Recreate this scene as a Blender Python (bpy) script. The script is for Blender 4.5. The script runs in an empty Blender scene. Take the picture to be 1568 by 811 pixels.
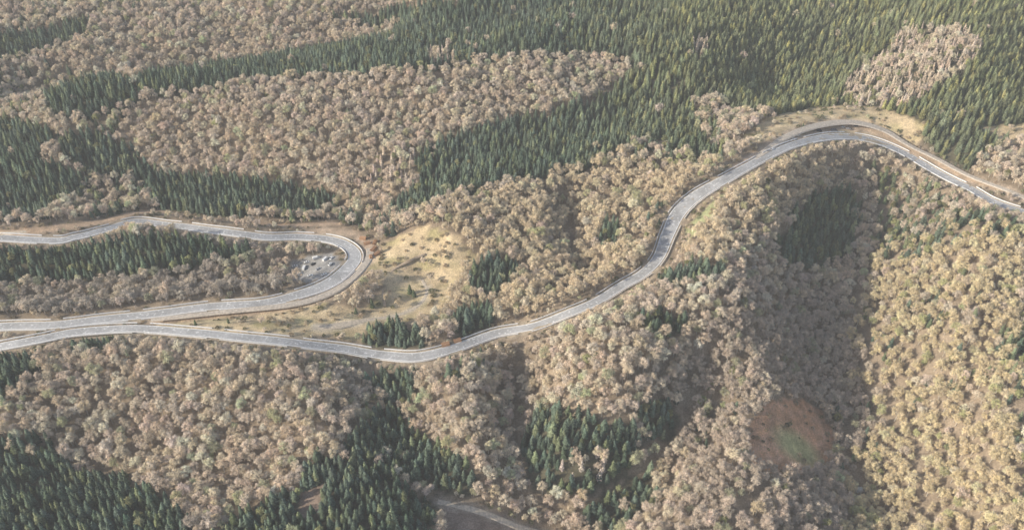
import bpy, math, random
import numpy as np
from mathutils import Vector
rng = np.random.default_rng(7); random.seed(7)
S = bpy.context.scene
S.view_settings.view_transform='Standard'; S.view_settings.look='None'; S.view_settings.exposure=0
# ------------------------------------------------------------ camera (aerial oblique view)
CAMZ=550.0; PITCH=math.radians(42); FOV=math.radians(55)
F=784/math.tan(FOV/2)
cam=bpy.data.cameras.new("camera"); co=bpy.data.objects.new("camera",cam); S.collection.objects.link(co)
co.location=(0,0,CAMZ); co.rotation_euler=(math.pi/2-PITCH,0,0)
cam.angle=FOV; cam.clip_start=1; cam.clip_end=30000; S.camera=co
SUN_AZ=math.radians(-108); SUN_EL=math.radians(26)   # azimuth from +Y
# ------------------------------------------------------------ helpers: image pixels projected onto the terrain
def rays(P):
    P=np.asarray(P,float); u=(P[:,0]-784)/F; v=-(P[:,1]-405.5)/F
    c,s=math.cos(PITCH),math.sin(PITCH)
    return np.stack([u, c+v*s, -s+v*c],1)
def plane(P,z=0.0):
    d=rays(P); t=(z-CAMZ)/d[:,2]
    return np.stack([d[:,0]*t,d[:,1]*t],1)
def segdist(X,Y,L):
    """distance from points to polyline"""
    best=np.full(X.shape,1e9)
    for a,b in zip(L[:-1],L[1:]):
        dx,dy=b[0]-a[0],b[1]-a[1]; q=dx*dx+dy*dy+1e-9
        t=np.clip(((X-a[0])*dx+(Y-a[1])*dy)/q,0,1)
        best=np.minimum(best,np.hypot(X-a[0]-t*dx,Y-a[1]-t*dy))
    return best
def nz(X,Y,s,seed=0):
    r=np.random.default_rng(100+seed); o=np.zeros_like(X,dtype=float)
    for i in range(7):
        a=r.uniform(0,6.28); f=r.uniform(.6,1.7)/s; p=r.uniform(0,6.28); q=r.uniform(0,6.28)
        o+=np.sin((X*math.cos(a)+Y*math.sin(a))*f*6.28+p+1.3*np.sin((Y*math.cos(a)-X*math.sin(a))*f*3+q))
    return o/4.0
FORMS=[ # (polyline, amplitude, width)
 ([(1345,300),(1310,400),(1290,470),(1330,560),(1380,680),(1410,760),(1440,900)],-60,68),
 ([(1230,225),(1160,300),(1120,400),(1090,480),(1040,540)],34,72),
 ([(1500,380),(1480,520),(1510,680),(1530,900)],26,60),
 ([(1440,420),(1410,520),(1440,640)],-7,14),([(1500,560),(1470,680),(1490,900)],-8,14),
 ([(800,540),(785,620),(795,700),(850,790)],-22,24),
 ([(700,600),(720,700)],14,34),
 ([(1075,590),(1050,650),(1000,700),(900,780),(850,900)],-30,30),
 ([(900,560),(930,620)],16,40),
 ([(875,320),(880,380),(900,410)],-14,16),
 ([(1180,560),(1190,620)],-8,50),
 ([(150,180),(400,170),(700,130),(950,90)],26,75),
 ([(200,245),(420,290),(600,320)],-16,50),
 ([(0,385),(200,380),(380,370)],14,35),
 ([(0,470),(200,455),(420,430)],-8,28),
 ([(690,350),(860,280),(1000,240)],16,50),
 ([(620,345),(680,380)],7,30),
 ([(30,620),(250,570),(500,600)],20,70),
 ([(150,720),(350,700)],-14,40),
 ([(560,560),(620,640),(700,740),(720,900)],-20,40),
 ([(1300,60),(1200,130)],-24,60),([(1100,10),(1050,130)],20,60),([(1500,20),(1440,160)],22,60),
 ([(700,30),(900,20)],14,60),([(60,120),(300,80),(560,30)],-26,50),
]
FORMS=[(plane(p),a,w) for p,a,w in FORMS]
def h0(X,Y):
    z=nz(X,Y,420,1)*7+nz(X,Y,130,2)*4.0
    for L,a,w in FORMS:
        z=z+a*np.exp(-(segdist(X,Y,L)/w)**2)
    fade=np.clip((2200-np.hypot(X,Y-700))/900,0,1)
    return z*fade+ (1-fade)*nz(X,Y,1500,4)*20
def ground(P,lift=0.0):
    d=rays(P); z=np.zeros(len(d))
    for _ in range(30):
        t=(z+lift-CAMZ)/d[:,2]; X=d[:,0]*t;Y=d[:,1]*t
        z=z*.5+.5*h0(X,Y)
    return np.stack([X,Y],1)
def catmull(P,step=2.0):
    P=np.asarray(P,float); n=len(P); E=np.vstack([2*P[0]-P[1],P,2*P[-1]-P[-2]]); out=[]
    for i in range(n-1):
        a,b,c,d=E[i:i+4]
        for t in np.linspace(0,1,16,endpoint=False):
            out.append(.5*((2*b)+(-a+c)*t+(2*a-5*b+4*c-d)*t*t+(-a+3*b-3*c+d)*t**3))
    out.append(P[-1]); out=np.array(out)
    s=np.concatenate([[0],np.cumsum(np.hypot(*np.diff(out[:,:2],axis=0).T))])
    q=np.arange(0,s[-1],step)
    return np.stack([np.interp(q,s,out[:,k]) for k in range(out.shape[1])],1)
def smooth(a,n):
    k=np.ones(n)/n; return np.convolve(np.pad(a,(n//2,n-1-n//2),mode='edge'),k,'valid')
def route(pts,step=2.0,wf=1.0):
    g=ground([(p[0],p[1]) for p in pts]); w=np.array([p[2]*wf for p in pts])[:,None]
    c=catmull(np.hstack([g,w]),step)
    z=smooth(smooth(h0(c[:,0],c[:,1]),25),25)
    return np.stack([c[:,0],c[:,1],z,c[:,2]],1)   # x,y,z,halfwidth
T1=route([(-160,506,4.5),(0,500,4.8),(80,496,4.8),(160,489,4.8),(240,479,4.8),(320,470,4.8),(400,463,5),(455,452,5.5),(500,435,6.8),(528,415,7.2),(543,394,6.8),(535,378,5.5),(508,368,4.8),(460,365,4.5),(400,360,4.5),(330,352,4.5),(270,346,4.5),(210,343,4.5),(160,349,4.5),(115,361,4.5),(60,368,4.5),(-150,378,4.5)],wf=.78)
T2=route([(-160,560,4.5),(0,529,4.8),(60,518,4.8),(120,508,4.8),(200,503,4.5),(290,508,4.5),(380,516,4.5),(460,524,4.5),(530,536,4.5),(590,546,5),(640,544,5.4),(690,532,5),(760,513,4.8),(830,494,4.5),(900,466,4.5),(950,440,4.8),(985,418,5),(1008,393,5.5),(1022,360,6.6),(1038,328,7.4),(1065,300,7.2),(1110,273,6),(1160,247,5),(1220,219,5),(1275,209,6.5),(1325,212,5.5),(1375,230,4.8),(1420,257,4.8),(1480,287,4.8),(1550,316,4.8),(1720,380,4.8)],wf=.77)
P1=route([(440,366,2.5),(500,358,2.5),(545,362,3),(566,380,3.4),(560,402,3.4),(535,430,3),(500,450,3),(440,466,2.5),(330,478,2.0),(230,489,1.8)])
P2=route([(1120,262,2.5),(1165,236,3),(1205,208,3.5),(1250,192,4),(1300,186,4),(1350,196,3.5),(1390,222,2.5),(1440,246,2.5),(1500,276,2.5),(1600,318,2.5)])
P3=route([(646,425,1.3),(654,447,1.3),(640,470,1.3),(605,484,1.6),(560,490,2.2),(520,497,3),(480,498,2)])
P4=route([(-40,362,2.3),(60,352,2.3),(150,342,2.5),(235,333,3),(320,338,2.5),(440,350,2.5),(520,350,2.5)])
P5=route([(670,765,2.0),(730,778,2.2),(790,800,2.2),(850,830,2.2)])
P6=route([(1380,560,.2),(1386,640,.5),(1400,700,.5),(1410,800,.5)])
P7=route([(590,470,.8),(586,440,.8),(600,415,.9),(625,400,.9),(650,385,.8)])
RIDES=[ground(p,6) for p in ([(795,545),(788,620),(795,690),(830,780)],[(1060,590),(1040,650),(1000,705),(890,775)],[(872,320),(880,390)],[(1180,730),(1130,780),(1120,900)],[(1310,420),(1330,540),(1370,650)])]
def roadinfo(X,Y,R):
    sh=X.shape; X=X.ravel();Y=Y.ravel(); D=np.full(X.size,1e9); I=np.zeros(X.size,int)
    R2=R[::2]
    for s in range(0,X.size,20000):
        d=(X[s:s+20000,None]-R2[None,:,0])**2+(Y[s:s+20000,None]-R2[None,:,1])**2
        I[s:s+20000]=d.argmin(1); D[s:s+20000]=np.sqrt(d.min(1))
    return D.reshape(sh),R2[I,2].reshape(sh),R2[I,1].reshape(sh),R2[I,3].reshape(sh)
def height(X,Y,info=None):
    z=h0(X,Y)
    for R in (P5,P7,P3,P4,P2,P1,T2,T1):
        D,Z,_,W=roadinfo(X,Y,R)
        k=np.clip((D-W-5)/22,0,1); k=k*k*(3-2*k)
        z=(Z-0.12)*(1-k)+z*k
    return z
def inpoly(X,Y,P):
    c=np.zeros(X.shape,bool); n=len(P)
    for i in range(n):
        x1,y1=P[i];x2,y2=P[(i+1)%n]
        if y1==y2: continue
        m=((y1>Y)!=(y2>Y))&(X<(x2-x1)*(Y-y1)/(y2-y1)+x1); c^=m
    return c
# ------------------------------------------------------------ land cover map (outlines in image pixels, projected to ground)
LIFT=9
CON=[
 [(500,20),(600,5),(700,0),(800,-200),(1800,-200),(1800,215),(1560,205),(1520,215),(1490,250),(1460,245),(1440,215),(1400,185),(1370,160),(1290,150),(1240,160),(1190,165),(1130,165),(1100,140),(1075,135),(1060,160),(1080,200),(1110,235),(1070,245),(1040,215),(1000,200),(960,215),(930,230),(890,250),(820,265),(750,280),(700,290),(650,310),(620,325),(595,310),(640,270),(640,225),(700,200),(760,180),(830,165),(885,150),(930,135),(960,110),(970,80),(900,78),(800,80),(740,85),(700,90),(650,100),(560,108),(470,112),(380,118),(320,130),(230,138),(210,125),(240,105),(330,90),(420,80),(520,60),(600,45),(610,25)],
 [(-160,180),(0,175),(40,180),(90,190),(75,215),(50,235),(120,260),(130,290),(80,310),(60,330),(-160,340)],
 [(70,140),(130,120),(200,120),(220,140),(170,165),(120,175),(70,165)],
 [(215,265),(300,258),(370,262),(450,275),(520,290),(480,325),(430,320),(350,328),(300,330),(230,312)],
 [(90,200),(150,190),(190,215),(240,260),(210,270),(130,255),(90,235)],
 [(-160,375),(0,372),(60,375),(130,365),(180,352),(260,352),(330,360),(380,370),(390,385),(330,392),(270,408),(200,415),(100,418),(0,425),(-160,430)],
 [(1210,310),(1250,290),(1300,280),(1320,300),(1320,340),(1290,385),(1250,400),(1200,395),(1190,370),(1215,340)],
 [(970,480),(1010,465),(1060,485),(1050,500),(1000,502)],
 [(1010,408),(1110,395),(1105,425),(1020,432)],
 [(725,395),(760,385),(800,395),(790,425),(750,445),(720,440)],
 [(690,465),(740,455),(760,480),(740,503),(695,508)],
 [(545,500),(600,485),(650,500),(640,522),(590,528),(545,520)],
 [(918,330),(945,330),(940,365),(915,365)],
 [(550,640),(600,610),(640,650),(700,690),(730,720),(720,745),(660,730),(620,720),(560,700),(520,690)],
 [(565,560),(625,558),(635,590),(600,620),(580,600)],
 [(480,690),(540,690),(620,730),(660,750),(680,960),(330,960),(300,830),(350,790),(420,750),(450,740)],
 [(-160,650),(0,660),(60,665),(90,690),(120,720),(180,710),(230,740),(280,780),(300,830),(300,960),(-160,960)],
 [(-160,545),(60,535),(50,560),(0,600),(-160,620)],
 [(820,625),(870,615),(930,640),(970,640),(990,670),(960,720),(900,755),(840,750),(805,720),(800,670)],
 [(980,620),(1030,600),(1050,625),(1030,665),(990,650)],
 [(900,760),(960,725),(1000,710),(1000,760),(960,800),(890,790)],
 [(110,512),(180,508),(175,528),(110,532)],
 [(-160,75),(60,40),(140,20),(130,45),(60,75),(-160,115)],
]
MIXC=[ # pine mixed into broadleaf
 ([(1340,250),(1400,270),(1450,290),(1520,320),(1570,340),(1540,360),(1480,360),(1420,380),(1370,400),(1330,370),(1345,320)],.7),
 ([(1530,500),(1700,480),(1700,900),(1560,760)],.6),
 ([(420,310),(540,290),(600,320),(620,345),(560,350),(440,335)],.4),
 ([(980,200),(1060,150),(1100,170),(1110,240),(1040,250),(960,250)],.55),
 ([(940,320),(1010,290),(1015,340),(960,390)],.4),
 ([(1030,600),(1130,560),(1140,640),(1060,690)],.3),
 ([(1300,480),(1500,380),(1530,560),(1400,640)],.18),
 ([(100,170),(180,170),(240,260),(210,320),(100,330)],.35),
 ([(680,530),(740,520),(760,560),(690,580)],.45),
 ([(640,560),(560,560),(560,640),(620,640)],.5),
 ([(-160,100),(120,90),(220,120),(180,180),(-160,190)],.35),
 ([(0,-80),(400,-80),(300,20),(150,50),(0,60)],.15),
 ([(1260,600),(1330,590),(1350,700),(1290,740)],.25),
]
LAR=[[(570,235),(640,225),(635,260),(600,285),(565,275)],
 [(1300,110),(1380,40),(1470,35),(1510,65),(1470,110),(1400,150),(1330,155),(1290,140)],
 [(655,75),(690,58),(695,85),(660,92)],
 [(1060,50),(1085,45),(1090,75),(1062,80)],[(850,700),(900,680),(940,690),(930,720),(870,735)]]
YEL=[[(1340,370),(1560,340),(1600,960),(1260,960),(1300,700),(1345,640),(1310,520)]]
WARM=[[(640,350),(720,290),(900,240),(1100,235),(1040,330),(1000,420),(860,470),(720,500),(660,420)],[(1060,300),(1250,220),(1330,260),(1200,330),(1060,420)]]
LOOP_SHADE=[[(-160,425),(420,400),(450,450),(300,470),(-160,495)]]  # shadowed hollow inside the loop: shade painted as a darker crown tint
VALLEY_SHADE=[[(1060,540),(1200,440),(1290,420),(1330,560),(1350,680),(1290,730),(1260,960),(1010,960),(1050,720),(1030,640)]]  # valley shade painted into the crowns as a darker grey-brown tint
MEAD=[[(556,392),(590,366),(650,348),(705,362),(728,395),(690,440),(680,485),(600,496),(540,508),(480,512),(500,490),(556,472),(590,440),(565,425)],
 [(1170,185),(1240,165),(1340,165),(1420,190),(1400,222),(1330,205),(1260,195),(1200,205),(1110,240)],
 [(200,497),(400,474),(480,462),(560,475),(560,520),(400,510),(280,502)],
 [(1052,345),(1075,318),(1110,292),(1112,300),(1085,335),(1058,362)],
 [(1500,195),(1570,190),(1600,215),(1540,220)]]
PARK=[(448,398),(505,386),(522,400),(505,425),(468,438),(440,424)]
HEATH=[(1210+66*math.cos(a)*(1+.10*math.sin(3*a)),664+62*math.sin(a)*(1+.08*math.cos(2*a))) for a in np.linspace(0,6.28,24,endpoint=False)]
BARE=[[(455,745),(500,738),(495,770),(455,790)],[(680,762),(740,768),(815,800),(860,860),(680,860)]]
W=lambda polys,l: [ground(p,l) for p in polys]
CONw=W(CON,LIFT); MIXw=[(ground(p,LIFT),f) for p,f in MIXC]; LARw=W(LAR,LIFT); YELw=W(YEL,LIFT); WARMw=W(WARM,LIFT); LOOP_SHADEw=W(LOOP_SHADE,LIFT); VALLEY_SHADEw=W(VALLEY_SHADE,LIFT)
MEADw=W(MEAD,0); PARKw=ground(PARK); HEATHw=ground(HEATH,3); BAREw=W(BARE,4)
def anyin(X,Y,L):
    m=np.zeros(X.shape,bool)
    for p in L: m|=inpoly(X,Y,p)
    return m
# ------------------------------------------------------------ materials
def mat(name):
    m=bpy.data.materials.new(name); m.use_nodes=True; nt=m.node_tree; b=nt.nodes['Principled BSDF']
    b.inputs['Roughness'].default_value=.9; b.inputs['Specular IOR Level'].default_value=.1
    return m,nt,b
def simple(name,col,rough=.8,metal=0,var=.15,scale=2.0):
    m,nt,b=mat(name)
    n=nt.nodes.new('ShaderNodeTexNoise'); n.inputs['Scale'].default_value=scale; n.inputs['Detail'].default_value=4
    tc=nt.nodes.new('ShaderNodeNewGeometry'); nt.links.new(tc.outputs['Position'],n.inputs['Vector'])
    mr=nt.nodes.new('ShaderNodeMapRange'); mr.inputs['To Min'].default_value=1-var; mr.inputs['To Max'].default_value=1+var
    mr.inputs['From Min'].default_value=.3; mr.inputs['From Max'].default_value=.7
    nt.links.new(n.outputs['Fac'],mr.inputs['Value'])
    mx=nt.nodes.new('ShaderNodeVectorMath'); mx.operation='SCALE'; mx.inputs[0].default_value=col
    nt.links.new(mr.outputs[0],mx.inputs['Scale']); nt.links.new(mx.outputs[0],b.inputs['Base Color'])
    b.inputs['Roughness'].default_value=rough; b.inputs['Metallic'].default_value=metal
    return m
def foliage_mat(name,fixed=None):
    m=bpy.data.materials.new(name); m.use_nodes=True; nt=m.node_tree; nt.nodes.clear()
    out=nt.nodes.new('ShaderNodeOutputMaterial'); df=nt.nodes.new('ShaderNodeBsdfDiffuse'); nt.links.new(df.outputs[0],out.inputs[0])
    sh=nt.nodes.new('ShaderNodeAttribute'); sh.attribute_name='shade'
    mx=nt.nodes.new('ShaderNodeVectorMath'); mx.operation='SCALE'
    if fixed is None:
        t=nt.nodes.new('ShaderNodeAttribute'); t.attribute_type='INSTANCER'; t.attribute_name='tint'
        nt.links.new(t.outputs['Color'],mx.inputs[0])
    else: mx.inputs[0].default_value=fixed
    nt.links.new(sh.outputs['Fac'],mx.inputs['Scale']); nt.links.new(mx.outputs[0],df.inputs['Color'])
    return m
M_TWIG=foliage_mat('twig_foliage'); M_NEED=foliage_mat('needle_foliage')
M_TWIG1=foliage_mat('meadow_tree_twigs',(.62,.51,.35)); M_NEED1=foliage_mat('meadow_spruce_needles',(.12,.15,.085))
M_BARK=simple('bark',(.52,.48,.42),.9,0,.3,3)
# ------------------------------------------------------------ tree meshes
class MB:
    def __init__(s): s.v=[];s.f=[];s.m=[];s.s=[]
    def tri(s,pts,mi,shade):
        k=len(s.v); s.v+=[tuple(p) for p in pts]; s.f.append(tuple(range(k,k+len(pts)))); s.m.append(mi); s.s+=list(shade)
    def limb(s,a,b,ra,rb,n=4,shade=1.0):
        a=np.array(a,float);b=np.array(b,float); d=b-a; d/=np.linalg.norm(d)+1e-9
        u=np.cross(d,[.3,.9,.1]); u/=np.linalg.norm(u); w=np.cross(d,u); k=len(s.v)
        for c,r in ((a,ra),(b,rb)):
            for i in range(n):
                t=6.283*i/n; s.v.append(tuple(c+r*(u*math.cos(t)+w*math.sin(t)))); s.s.append(shade)
        for i in range(n):
            j=(i+1)%n; s.f.append((k+i,k+j,k+n+j,k+n+i)); s.m.append(0)
    def mesh(s,name,mats):
        me=bpy.data.meshes.new(name); me.from_pydata(s.v,[],s.f)
        for m in mats: me.materials.append(m)
        me.polygons.foreach_set('material_index',s.m)
        a=me.attributes.new('shade','FLOAT','POINT'); a.data.foreach_set('value',np.array(s.s,np.float32)); me.update(); return me
def unit(v): return v/(np.linalg.norm(v)+1e-9)
def broadleaf(seed,H=15.0,R=4.6,dens=1.0,full=False):
    r=np.random.default_rng(seed); b=MB()
    base=H*.42; top=np.array([r.normal(0,.3),r.normal(0,.3),base+1.5])
    b.limb((0,0,-1.5),(0,0,base*.5),.3,.24,6); b.limb((0,0,base*.5),top,.24,.16,6)
    C=np.array([0,0,H*.58]); n=r.integers(12,16); sx=r.uniform(.85,1.15)
    for i in range(n):
        ph=i*2.4+r.normal(0,.35); q=(i+.5)/n; el=math.asin(max(-1,min(1,1-1.2*q)))
        rr=r.uniform(.5,.88)
        c=C+np.array([math.cos(ph)*math.cos(el)*R*rr*sx,math.sin(ph)*math.cos(el)*R*rr/sx,math.sin(el)*(H*.38)*rr*1.05])
        mid=top*.5+c*.5+np.array([0,0,-.6]); b.limb(top-[0,0,1.2],mid,.15,.1,3,1.1); b.limb(mid,c,.1,.05,3,1.15)
        if not full:
            for k in range(5):   # pale fine branches fanning out of the limb
                e=c+unit(unit(c-C)*1.2+r.normal(0,.5,3)+[0,0,.4])*r.uniform(1.5,2.5); b.limb(c-(c-top)*r.uniform(0,.4),e,.08,.03,3,1.3)
        cr=r.uniform(1.2,1.9)*R/4.6; csh=r.uniform(.88,1.13)
        for k in range(int((56 if full else 74)*dens)):
            o=unit(r.normal(0,1,3)+np.array([0,0,.35])); p=c+o*cr*r.uniform(.3,1.05)*np.array([1,1,.85])
            out=unit(unit(p-C)*.9+o*.6+np.array([0,0,.25])+r.normal(0,.45,3))
            L=r.uniform(.7,1.6) if not full else r.uniform(.6,1.2); wd=r.uniform(.08,.24) if not full else r.uniform(.25,.45)
            nrm=unit(unit(p-C)*.9+o*.7+np.array([0,0,.3])+r.normal(0,.28,3)); side=unit(np.cross(out,nrm)); out=unit(np.cross(nrm,side)*.7+out*.5)
            dep=np.linalg.norm((p-C)/np.array([R,R,H*.38])); s0=csh*(.36+.78*min(1.1,dep))*r.uniform(.78,1.22)  # twigs darken inwards: crown self-shading put into the colour
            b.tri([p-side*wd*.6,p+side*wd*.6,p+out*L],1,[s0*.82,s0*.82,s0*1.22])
    return b
def conifer(seed,H=18.0,R=3.1,dens=1.0,tiers=17):
    r=np.random.default_rng(seed); b=MB()
    b.limb((0,0,-1.5),(0,0,H*.5),.26,.17,5); b.limb((0,0,H*.5),(0,0,H),.17,.02,5)
    for i in range(tiers):
        t=i/(tiers-1); z=H*(.12+.86*t); rad=R*(1-t)**.62*(.93+.09*math.sin(i*2.1))+.25
        k=int((11-5*t)*dens)
        for j in range(k):
            a=6.283*(j+r.uniform(-.3,.3))/k+i*.9; L=rad*r.uniform(.6,1.2); wd=L*r.uniform(.24,.40)+.12
            d=np.array([math.cos(a),math.sin(a),0]); s=np.array([-d[1],d[0],0]); zz=z+r.uniform(-.35,.35)
            root=np.array([0,0,zz+.3]); m=d*L*.55+[0,0,zz-.10*L]; tip=d*L+[0,0,zz-.36*L+r.uniform(-.1,.2)]
            l=m+s*wd-[0,0,.22*wd+.1]; q=m-s*wd-[0,0,.22*wd+.1]
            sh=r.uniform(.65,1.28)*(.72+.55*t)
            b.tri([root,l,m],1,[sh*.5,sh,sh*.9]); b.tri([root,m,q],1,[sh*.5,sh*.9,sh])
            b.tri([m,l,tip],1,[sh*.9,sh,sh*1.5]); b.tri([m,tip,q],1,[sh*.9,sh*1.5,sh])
            for e in (.5,.8):
                p=d*L*e+[0,0,zz-.25*L*e]; o=unit(d+s*r.choice([-1,1])*1.1); o=o*L*.35
                b.tri([p-o*.1+s*.08,p+s*.25*L*.4,p+o-[0,0,.12*L]],1,[sh*.8,sh,sh*1.35])
    return b
def shrub(seed):
    r=np.random.default_rng(seed); b=MB()
    for i in range(6):
        a=r.uniform(0,6.28); b.limb((0,0,-.3),(math.cos(a)*.8,math.sin(a)*.8,1.6),.06,.02,3)
    for k in range(170):
        o=unit(r.normal(0,1,3)); o[2]=abs(o[2]); p=o*r.uniform(.5,1)*np.array([1.6,1.6,1.9])+[0,0,.3]
        out=unit(o+r.normal(0,.4,3)); side=unit(np.cross(out,r.normal(0,1,3))); s=r.uniform(.7,1.25)
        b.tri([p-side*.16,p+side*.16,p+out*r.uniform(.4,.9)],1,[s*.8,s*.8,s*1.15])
    return b
def templ(name,builders,mats):
    c=bpy.data.collections.new(name)
    for i,b in enumerate(builders):
        o=bpy.data.objects.new(f'{name}_{i:02d}',b.mesh(f'{name}_{i:02d}',mats)); c.objects.link(o)
    return c,len(builders)
bro=[broadleaf(10+i,random.uniform(11.5,15.5),random.uniform(3.5,4.8)) for i in range(10)]
con=[conifer(40+i,random.uniform(12,15.5),random.uniform(2.7,3.6),1,13) for i in range(8)]
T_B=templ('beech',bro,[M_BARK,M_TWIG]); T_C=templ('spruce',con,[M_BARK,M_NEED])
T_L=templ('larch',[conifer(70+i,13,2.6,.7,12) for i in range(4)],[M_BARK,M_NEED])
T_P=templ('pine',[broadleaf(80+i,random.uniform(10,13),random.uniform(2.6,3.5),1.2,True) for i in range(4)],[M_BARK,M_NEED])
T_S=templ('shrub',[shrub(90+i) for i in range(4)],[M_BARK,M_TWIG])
def scatter(name,T,X,Y,Z,scl,tint):
    coll,nv=T; n=len(X)
    me=bpy.data.meshes.new(name); me.vertices.add(n); me.vertices.foreach_set('co',np.stack([X,Y,Z],1).astype(np.float32).ravel())
    rot=np.stack([rng.normal(0,.045,n),rng.normal(0,.045,n),rng.uniform(0,6.28,n)],1)
    def at(nm,ty,key,arr):
        a=me.attributes.new(nm,ty,'POINT'); a.data.foreach_set(key,np.ascontiguousarray(arr).ravel())
    at('rot','FLOAT_VECTOR','vector',rot.astype(np.float32)); at('scl','FLOAT_VECTOR','vector',scl.astype(np.float32))
    at('var','INT','value',rng.integers(0,nv,n).astype(np.int32))
    at('tint','FLOAT_COLOR','color',np.hstack([tint,np.ones((n,1))]).astype(np.float32))
    ob=bpy.data.objects.new(name,me); S.collection.objects.link(ob)
    ng=bpy.data.node_groups.new(name+'_gn','GeometryNodeTree')
    ng.interface.new_socket('Geometry',in_out='INPUT',socket_type='NodeSocketGeometry'); ng.interface.new_socket('Geometry',in_out='OUTPUT',socket_type='NodeSocketGeometry')
    N=ng.nodes.new; L=ng.links.new
    gi=N('NodeGroupInput');go=N('NodeGroupOutput');ci=N('GeometryNodeCollectionInfo'); ci.inputs['Collection'].default_value=coll
    ci.inputs['Separate Children'].default_value=True; ci.inputs['Reset Children'].default_value=True
    ip=N('GeometryNodeInstanceOnPoints'); ip.inputs['Pick Instance'].default_value=True
    def na(nm,ty):
        q=N('GeometryNodeInputNamedAttribute'); q.data_type=ty; q.inputs['Name'].default_value=nm; return q.outputs['Attribute']
    e=N('FunctionNodeEulerToRotation')
    L(gi.outputs[0],ip.inputs['Points']); L(ci.outputs[0],ip.inputs['Instance']); L(na('var','INT'),ip.inputs['Instance Index'])
    L(na('rot','FLOAT_VECTOR'),e.inputs[0]); L(e.outputs[0],ip.inputs['Rotation']); L(na('scl','FLOAT_VECTOR'),ip.inputs['Scale'])
    L(ip.outputs[0],go.inputs[0])
    md=ob.modifiers.new('scatter','NODES'); md.node_group=ng
    return ob
# ------------------------------------------------------------ planting
def grid(sp):
    xs=np.arange(-1000,1000,sp); ys=np.arange(230,1330,sp*.87)
    X,Y=np.meshgrid(xs,ys); X=X+(np.arange(len(ys))%2)[:,None]*sp*.5
    X=X+rng.uniform(-.4,.4,X.shape)*sp; Y=Y+rng.uniform(-.4,.4,Y.shape)*sp
    X=X.ravel();Y=Y.ravel()
    lim=.60*np.hypot(Y,CAMZ)+60; k=np.abs(X)<lim
    return X[k],Y[k]
def clear(X,Y):
    mx=np.full(X.shape,99.0)
    for R,big in ((T1,1),(T2,1),(P1,.6),(P2,.6),(P4,.5),(P3,.3),(P5,.6),(P6,.4),(P7,.3)):
        D,_,RY,Wd=roadinfo(X,Y,R); e=D-Wd
        near=Y<RY
        m=np.where(near,(e-2.2)*(.95 if big==1 else 1.4),(e-2.2)*2.4)
        if big<.5: m=np.where(e<2.0,0,99)
        mx=np.minimum(mx,m)
    for L in RIDES: mx=np.where(segdist(X,Y,L)<2.8,0,mx)
    return mx
def field(X,Y):
    wob=nz(X,Y,38,5)*2.5+nz(X,Y,12,15)*1.2; wob2=nz(X,Y,38,6)*2.5+nz(X,Y,12,16)*1.2; Xw=X+wob;Yw=Y+wob2
    con_=anyin(Xw,Yw,CONw); lar=anyin(Xw,Yw,LARw)
    mead=anyin(X+wob*.4,Y+wob2*.4,MEADw); nop=inpoly(X,Y,PARKw)|anyin(X,Y,BAREw); heath=inpoly(X+wob*.3,Y,HEATHw)
    mixp=np.zeros(X.shape)
    for p,f in MIXw: mixp=np.maximum(mixp,inpoly(Xw,Yw,p)*f)
    return con_,lar,mead,nop,heath,mixp
def place(kind,sp):
    X,Y=grid(sp); con_,lar,mead,nop,heath,mixp=field(X,Y); u=rng.random(X.size)
    mx=clear(X,Y); open_=mead|nop|heath; gap=nz(X,Y,22,41)>1.7
    if kind=='spruce': k=(con_&~lar&~open_&(u<.93)&~gap)|((~con_)&~lar&~open_&(u<mixp*.5))
    if kind=='larch': k=lar&~open_&(u<.6)
    if kind=='pine': k=(~con_&~lar&~open_&(u<mixp*.5+.010))|(lar&(u<.12))|(con_&(u<.06))
    if kind=='beech': k=(~con_&~lar&~open_&(u>mixp*.8)&(u<.97))|(con_&(u<.012))|(con_&gap&(u<.4))|(mead&(u<.07))|(lar&(u<.3))
    if kind=='shrub': k=(mead&(u<.13))|(heath&(u<.06))|((mx<8)&(mx>0)&(u<.33)&~nop)
    return X[k],Y[k],mx[k],mead[k]
def tintbase(X,Y,c,var):
    n=X.size; g=1+rng.normal(0,var,n)+nz(X,Y,60,9)*.06; c=np.tile(c,(n,1))*g[:,None]
    c[:,0]*=1+rng.normal(0,.03,n); c[:,2]*=1+rng.normal(0,.05,n); return np.clip(c,.01,.88)
def do(kind,name,T,sp,Hn,colf,smin,smax):
    X,Y,mx,mead=place(kind,sp); n=X.size
    s=rng.uniform(smin,smax,n); s*=1+nz(X,Y,50,11)*.07
    s=np.where(mead&(kind!='shrub'),s*.6,s)
    s=np.minimum(s,mx/Hn); k=s>(.22 if kind!='shrub' else .1); X,Y,s=X[k],Y[k],s[k]
    Z=height(X,Y); wid=np.clip(s*rng.uniform(.85,1.15,s.size),.3,2)
    print(name,X.size)
    return scatter(name,T,X,Y,Z-.2,np.stack([wid,wid,s],1),colf(X,Y))
def c_beech(X,Y):
    c=tintbase(X,Y,[.83,.69,.535],.10)
    def blend(L,col,a):
        m=anyin(X+nz(X,Y,30,3)*12,Y+nz(X,Y,30,4)*12,L)&(rng.random(X.size)<.88)
        c[m]=c[m]*(1-a)+np.array(col)*a*(1+rng.normal(0,.08,m.sum()))[:,None]
    blend(VALLEY_SHADEw,[.60,.49,.40],.75); blend(YELw,[.87,.72,.42],.75); blend(WARMw,[.85,.70,.46],.65); blend(LOOP_SHADEw,[.5,.44,.38],.8)
    m=rng.random(X.size)<.07; c[m]*=[.7,.82,.66]
    return np.clip(c,.02,.88)
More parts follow.
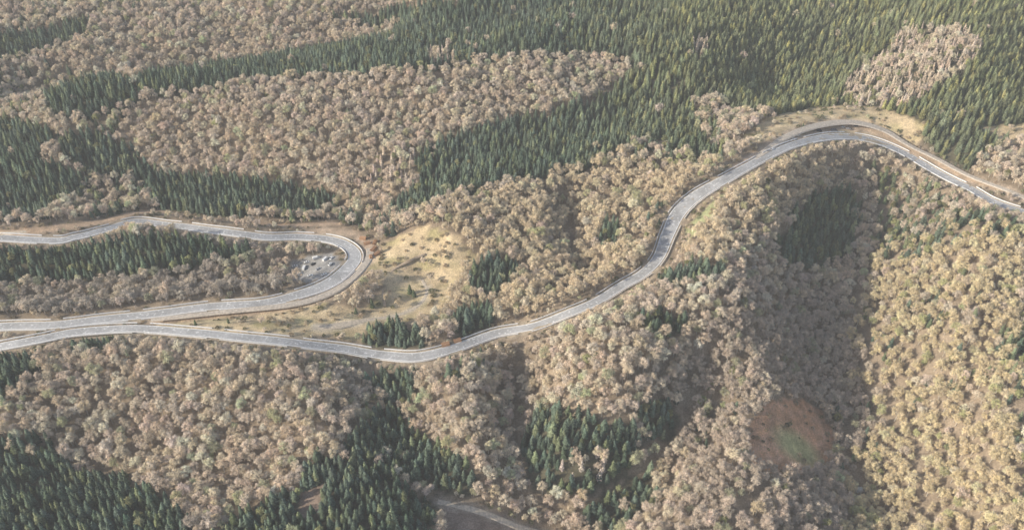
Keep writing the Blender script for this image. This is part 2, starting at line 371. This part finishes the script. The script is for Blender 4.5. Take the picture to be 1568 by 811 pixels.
def c_spruce(X,Y):
    c=tintbase(X,Y,[.115,.152,.112],.22); m=rng.random(X.size)<.22; c[m]=c[m]*[1.6,1.4,1.1]
    r=np.clip((X-50)/200,0,1)*np.clip((Y-650)/200,0,1); c*=1+r[:,None]*np.array([.85,.55,.15])
    c+= (nz(X,Y,90,14)*.014)[:,None]; return np.clip(c,.03,1)
def c_pine(X,Y): return tintbase(X,Y,[.33,.33,.17],.22)
def c_larch(X,Y): return tintbase(X,Y,[.64,.53,.42],.12)
def c_shrub(X,Y):
    c=tintbase(X,Y,[.5,.41,.29],.2); m=rng.random(X.size)<.4; c[m]=tintbase(X[m],Y[m],[.19,.2,.11],.2); return c
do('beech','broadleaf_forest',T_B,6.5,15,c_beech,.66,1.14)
do('spruce','spruce_forest',T_C,5.1,13.5,c_spruce,.6,1.2)
do('larch','larch_stand',T_L,5.6,13,c_larch,.7,1.1)
do('pine','pine_trees',T_P,6.6,13,c_pine,.55,1.05)
do('shrub','roadside_shrubs',T_S,3.6,2.4,c_shrub,.5,1.4)
# ------------------------------------------------------------ terrain sheet
def axis(a,b,st,far):
    c=list(np.arange(a,b+.1,st)); s=st; lo=[];hi=[]; x=a
    while x>-far: s*=1.25; x-=s; lo.append(x)
    s=st;x=b
    while x<far: s*=1.25; x+=s; hi.append(x)
    return np.array(lo[::-1]+c+hi)
xs=axis(-900,900,4,9000); ys=axis(180,1350,4,12000)
GX,GY=np.meshgrid(xs,ys); GZ=height(GX,GY)
nx,ny=len(xs),len(ys)
GZf=GZ+nz(GX,GY,9,21)*.12
V=np.stack([GX,GY,GZf],2).reshape(-1,3)
idx=np.arange(nx*ny).reshape(ny,nx); Fc=np.stack([idx[:-1,:-1],idx[:-1,1:],idx[1:,1:],idx[1:,:-1]],2).reshape(-1,4)
me=bpy.data.meshes.new('terrain'); me.from_pydata(V.tolist(),[],Fc.tolist()); me.polygons.foreach_set('use_smooth',[True]*len(Fc))
fx,fy=GX.ravel(),GY.ravel()
con_,lar,mead,nop,heath,mixp=field(fx,fy)
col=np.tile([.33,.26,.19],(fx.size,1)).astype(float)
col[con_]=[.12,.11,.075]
mc=np.array([.66,.52,.33]); m=mead
col[m]=mc*(1+nz(fx[m],fy[m],25,31)*.10)[:,None]+ (np.clip(nz(fx[m],fy[m],30,32),0,1)[:,None]*np.array([-.22,-.14,-.13]))
col[inpoly(fx,fy,MEADw[3])]=[.42,.43,.23]
hn=nz(fx,fy,10,51)[:,None]*.05
col[heath]=(np.array([.62,.37,.23])+hn)[heath]; hc=HEATHw.mean(0); dd=np.hypot((fx-hc[0]-4)/1.35,fy-hc[1]+9); g=np.clip((18-dd)/10,0,1)[:,None]; col=col*(1-g)+np.array([.50,.48,.24])*g
col[anyin(fx,fy,BAREw)]=[.32,.24,.19]; col[inpoly(fx,fy,PARKw)]=[.34,.33,.32]
for R,wd,cc in ((T1,4.0,[.45,.38,.29]),(T2,4.0,[.45,.38,.29]),(P1,3,[.58,.44,.32]),(P2,5,[.58,.46,.35]),(P3,2,[.68,.6,.48]),(P7,1.4,[.45,.36,.28]),(P4,4,[.58,.42,.29]),(P5,3,[.36,.3,.24]),(P6,1.2,[.5,.41,.3])):
    D,_,_,Wd=roadinfo(fx,fy,R); g=np.clip((Wd+wd-D+nz(fx,fy,14,33)*1.5)/3,0,1)[:,None]; col=col*(1-g)+np.array(cc)*g
col=np.clip(col,.02,.75)
a=me.attributes.new('cover','FLOAT_COLOR','POINT'); a.data.foreach_set('color',np.hstack([col,np.ones((fx.size,1))]).astype(np.float32).ravel())
m,nt,b=mat('forest_floor_and_grass')
at=nt.nodes.new('ShaderNodeAttribute'); at.attribute_name='cover'; gp=nt.nodes.new('ShaderNodeNewGeometry')
def nzn(sc,det,lo,hi):
    n=nt.nodes.new('ShaderNodeTexNoise'); n.inputs['Scale'].default_value=sc; n.inputs['Detail'].default_value=det; nt.links.new(gp.outputs['Position'],n.inputs['Vector'])
    r=nt.nodes.new('ShaderNodeMapRange'); r.inputs['From Min'].default_value=.3;r.inputs['From Max'].default_value=.7; r.inputs['To Min'].default_value=lo;r.inputs['To Max'].default_value=hi
    nt.links.new(n.outputs['Fac'],r.inputs['Value']); return r.outputs[0]
mu=nt.nodes.new('ShaderNodeMath'); mu.operation='MULTIPLY'; nt.links.new(nzn(.12,6,.7,1.25),mu.inputs[0]); nt.links.new(nzn(.9,5,.7,1.3),mu.inputs[1])
mx=nt.nodes.new('ShaderNodeVectorMath'); mx.operation='SCALE'; nt.links.new(at.outputs['Color'],mx.inputs[0]); nt.links.new(mu.outputs[0],mx.inputs['Scale']); nt.links.new(mx.outputs[0],b.inputs['Base Color'])
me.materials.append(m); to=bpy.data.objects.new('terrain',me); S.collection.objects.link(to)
# ------------------------------------------------------------ roads
def frame(R):
    t=np.gradient(R[:,:2],axis=0); t/=np.linalg.norm(t,axis=1)[:,None]; return np.stack([-t[:,1],t[:,0]],1)
def ribbon(name,R,offs,dz,mt,parent=None,skirt=False):
    N=frame(R); n=len(R); v=[]; k=len(offs)
    for i in range(n):
        for j,o in enumerate(offs):
            w=o(R[i]); z=R[i,2]+dz-(.7 if skirt and j in(0,k-1) else 0)
            v.append((R[i,0]+N[i,0]*w,R[i,1]+N[i,1]*w,z))
    f=[(i*k+j,i*k+j+1,(i+1)*k+j+1,(i+1)*k+j) for i in range(n-1) for j in range(k-1)]
    me=bpy.data.meshes.new(name); me.from_pydata(v,[],f); me.materials.append(mt); me.validate()
    o=bpy.data.objects.new(name,me); S.collection.objects.link(o)
    if parent: o.parent=parent
    return o
ASPH,nt,b=mat('weathered_asphalt')
gp=nt.nodes.new('ShaderNodeNewGeometry')
cr=nt.nodes.new('ShaderNodeVectorMath'); cr.operation='SCALE'; cr.inputs[0].default_value=(.44,.44,.445)
mu=nt.nodes.new('ShaderNodeMath'); mu.operation='MULTIPLY'; nt.links.new(nzn(.08,5,.8,1.2),mu.inputs[0]); nt.links.new(nzn(.7,4,.85,1.15),mu.inputs[1]); nt.links.new(mu.outputs[0],cr.inputs['Scale'])
mix=nt.nodes.new('ShaderNodeMix'); mix.data_type='RGBA'; nt.links.new(cr.outputs[0],mix.inputs[6]); mix.inputs[7].default_value=(.78,.78,.78,1)
nt.links.new(nzn(.55,3,-2.6,1.1),mix.inputs[0]); nt.links.new(mix.outputs[2],b.inputs['Base Color']); b.inputs['Roughness'].default_value=.75
GRAV=simple('gravel_track',(.58,.51,.43),.95,0,.25,.6); DIRT=simple('dirt_path',(.62,.53,.42),.95,0,.25,.6); FAINT=simple('worn_grass_path',(.48,.38,.28),.95,0,.25,.6)
PAINT=simple('white_road_paint',(.86,.86,.86),.6,0,.1,.5); STEEL=simple('galvanised_steel',(.88,.88,.89),.6,0,.08,.4)
def track(name,R):
    o=ribbon(name,R,[lambda r:-r[3]-.8,lambda r:-r[3],lambda r:0,lambda r:r[3],lambda r:r[3]+.8],.12,ASPH,None,True)
    for s,nm in((-1,'edge_line_a'),(1,'edge_line_b')):
        ribbon(nm,R,[lambda r,s=s:s*(r[3]-.15)-.27,lambda r,s=s:s*(r[3]-.15)+.27],.14,PAINT,o)
    return o
track('race_track',T1); track('race_track',T2)
for nm,R,mt in(('service_road',P1,GRAV),('service_road',P2,GRAV),('dirt_path',P3,DIRT),('dirt_path',P4,DIRT),('dirt_path',P5,DIRT),('dirt_path',P7,FAINT)):
    ribbon(nm,R,[lambda r:-r[3]-.5,lambda r:-r[3]*.8,lambda r:0,lambda r:r[3]*.8,lambda r:r[3]+.5],.04,mt,None,True)
def guard(R,off):
    N=frame(R); v=[];f=[]
    P=R[:,:2]+N*(R[:,3]+off if off>0 else -R[:,3]+off)[:,None]
    def box(a,b,w,z0,z1):
        d=b[:2]-a[:2]; d=d/(np.linalg.norm(d)+1e-9); n=np.array([-d[1],d[0]])*w; k=len(v)
        for p in(a,b):
            for q,z in((n,z0),(n*1.0,z1),(-n,z1),(-n,z0)): v.append((p[0]+q[0],p[1]+q[1],p[2]+z))
        f.extend([(k,k+1,k+5,k+4),(k+1,k+2,k+6,k+5),(k+2,k+3,k+7,k+6),(k+3,k,k+4,k+7),(k,k+3,k+2,k+1),(k+4,k+5,k+6,k+7)])
    for i in range(len(R)-1):
        a=np.array([*P[i],R[i,2]]);c=np.array([*P[i+1],R[i+1,2]])
        if np.linalg.norm(c-a)<.3 or (i//5)%6==0: continue
        box(a,c,.16,.3,.7); box(a,c,.18,.76,1.3)
        if i%2==0:
            e=a+(c-a)/np.linalg.norm(c-a)*.14; box(a,e,.24,-.3,1.35)
    me=bpy.data.meshes.new('guardrail'); me.from_pydata(v,[],f); me.materials.append(STEEL)
    o=bpy.data.objects.new('guardrail',me); S.collection.objects.link(o)
for R in(T1,T2):
    guard(R,1.9); guard(R,-1.9)
# ------------------------------------------------------------ vehicles
GLASS=simple('tinted_glass',(.03,.035,.04),.15,0,.1,1); TYRE=simple('tyre_rubber',(.03,.03,.03),.9)
def carmesh(nm,paint,van=False):
    v=[];f=[];mi=[]
    if van: prof=[(-2.7,.45),(-2.7,2.3),(-2.5,2.45),(1.6,2.45),(2.2,1.5),(2.75,1.3),(2.85,.45)]
    else: prof=[(-2.15,.35),(-2.2,.85),(-1.9,1.0),(-1.45,1.05),(-.9,1.48),(.4,1.5),(1.05,1.02),(1.95,.88),(2.2,.65),(2.2,.35)]
    hw=1.0 if van else .88; n=len(prof)
    def w(z): return hw*(1-.22*max(0,(z-1.0))/.6) if not van else hw*(1-.05*max(0,z-1.2))
    for s in(-1,1):
        for x,z in prof: v.append((x,s*w(z),z))
    f.append(tuple(range(n))[::-1]); f.append(tuple(range(n,2*n))); mi+=[0,0]
    for i in range(n):
        j=(i+1)%n; f.append((i,j,n+j,n+i)); g=(not van and i in(3,5)) or (van and i==3); mi.append(1 if g else 0)
    if van: win=[(1.0,1.5),(1.55,1.5),(1.35,2.1),(1.0,2.1)]
    else: win=[(-1.2,1.07),(.8,1.07),(.35,1.42),(-.85,1.42)]
    for s in(-1,1):
        k=len(v)
        for x,z in win: v.append((x,s*(w(z)+.012),z))
        f.append((k,k+1,k+2,k+3) if s<0 else (k+3,k+2,k+1,k)); mi.append(1)
    for wx in((-1.8,1.8) if van else(-1.35,1.35)):
        for s in(-1,1):
            k=len(v)
            for y in(s*(hw-.2),s*(hw+.03)):
                for q in range(12): v.append((wx+.34*math.cos(q*.5236),y,.34+.34*math.sin(q*.5236)))
            for q in range(12): f.append((k+q,k+(q+1)%12,k+12+(q+1)%12,k+12+q)); mi.append(2)
            f.append(tuple(range(k+12,k+24))); mi.append(2)
    me=bpy.data.meshes.new(nm); me.from_pydata(v,[],f)
    for q in(paint,GLASS,TYRE): me.materials.append(q)
    me.polygons.foreach_set('material_index',mi); return me
PW=simple('white_car_paint',(.85,.85,.85),.3,0,.03); PD=simple('dark_car_paint',(.05,.055,.07),.3,0,.05); PR=simple('red_car_paint',(.4,.06,.04),.3,0,.05); PS=simple('silver_car_paint',(.5,.51,.53),.3,.3,.05)
CM=[carmesh('car_white',PW),carmesh('car_dark',PD),carmesh('car_red',PR),carmesh('car_silver',PS)]; VM=carmesh('van_white',PW,True); VD=carmesh('van_dark',PD,True)
def put(nm,me,px,py,ang,sc=1):
    g=ground([(px,py)])[0]; z=float(height(np.array([g[0]]),np.array([g[1]]))[0])
    o=bpy.data.objects.new(nm,me); o.location=(g[0],g[1],z+.12); o.rotation_euler=(0,0,math.radians(ang)); o.scale=(sc,)*3; S.collection.objects.link(o); return o
for px,py,ang,k in((452,408,20,0),(458,421,25,4),(466,411,80,4),(480,405,30,1),(488,415,40,3),(498,398,60,4),(508,396,65,0),(497,423,30,0),(476,427,20,0),(470,402,20,0),(484,396,25,4),(506,407,60,0),
   (1206,206,10,1),(1214,210,15,3),(1222,205,5,0),(1245,193,0,1),(1292,189,-5,0),(1300,192,-5,3),(1312,187,-5,1),(1176,230,30,3),(1183,227,30,0)):
    put('parked_van' if k==4 else 'parked_car',VM if k==4 else CM[k],px,py,ang)
put('parked_van',VD,1278,197,5,1.2); put('parked_van',VD,1255,196,-10)
LOG=simple('cut_timber',(.5,.3,.18),.9,0,.3,2)
def logs():
    b=MB()
    for r_ in range(3):
        for i in range(6-r_):
            y=(i-(5-r_)/2)*.62; b.limb((-2.6,y,.3+r_*.52),(2.6,y+random.uniform(-.1,.1),.3+r_*.52),.3,.26,8)
    return b.mesh('log_pile',[LOG])
LM=logs()
for px,py,a in((562,372,20),(572,380,60),(568,392,100),(556,366,-10),(577,387,40),(574,370,80),(1330,186,10),(700,522,20),(682,527,20)): put('log_pile',LM,px,py,a,random.uniform(.8,1.2))
bm=[bro[i].mesh('meadow_beech',[M_BARK,M_TWIG1]) for i in(0,3)]; cm=[con[i].mesh('meadow_spruce',[M_BARK,M_NEED1]) for i in(0,2)]
for px,py,s in((628,450,.9),(570,470,.75),(634,455,.7),(545,478,.6),(300,498,.5),(350,494,.45),(1230,192,.45)): put('spruce_tree',random.choice(cm),px,py,random.uniform(0,360),s)
for px,py,s in((592,462,.75),(611,470,.7),(640,420,.6),(660,405,.65),(622,400,.6),(676,392,.7),(585,500,.5),(520,478,.6),(505,485,.7),(1160,205,.6),(1400,205,.6),(470,500,.6),(440,492,.5)): put('beech_tree',random.choice(bm),px,py,random.uniform(0,360),s)
# ------------------------------------------------------------ haze layer
bpy.ops.mesh.primitive_cube_add(size=1,location=(0,2500,140)); hz=bpy.context.object; hz.name='atmospheric_haze'; hz.scale=(18000,20000,480)
m=bpy.data.materials.new('thin_haze'); m.use_nodes=True; nt=m.node_tree; nt.nodes.clear()
o=nt.nodes.new('ShaderNodeOutputMaterial'); v=nt.nodes.new('ShaderNodeVolumeScatter'); v.inputs['Color'].default_value=(.96,.98,1,1); v.inputs['Density'].default_value=.0002; v.inputs['Anisotropy'].default_value=.0
nt.links.new(v.outputs[0],o.inputs['Volume']); hz.data.materials.append(m)
# ------------------------------------------------------------ light
w=bpy.data.worlds.new('World'); S.world=w; w.use_nodes=True; nt=w.node_tree; bg=nt.nodes['Background']
sk=nt.nodes.new('ShaderNodeTexSky'); sk.sky_type='NISHITA'; sk.sun_disc=False; sk.sun_elevation=SUN_EL; sk.sun_rotation=SUN_AZ; sk.air_density=1; sk.dust_density=2
nt.links.new(sk.outputs[0],bg.inputs[0]); bg.inputs[1].default_value=.15
sl=bpy.data.lights.new('sun','SUN'); sl.energy=5; sl.angle=math.radians(.5); sl.color=(1,.92,.77)
so=bpy.data.objects.new('sun',sl); S.collection.objects.link(so)
d=Vector((math.sin(SUN_AZ)*math.cos(SUN_EL),math.cos(SUN_AZ)*math.cos(SUN_EL),math.sin(SUN_EL)))
so.rotation_euler=d.to_track_quat('Z','Y').to_euler(); so.location=d*3000
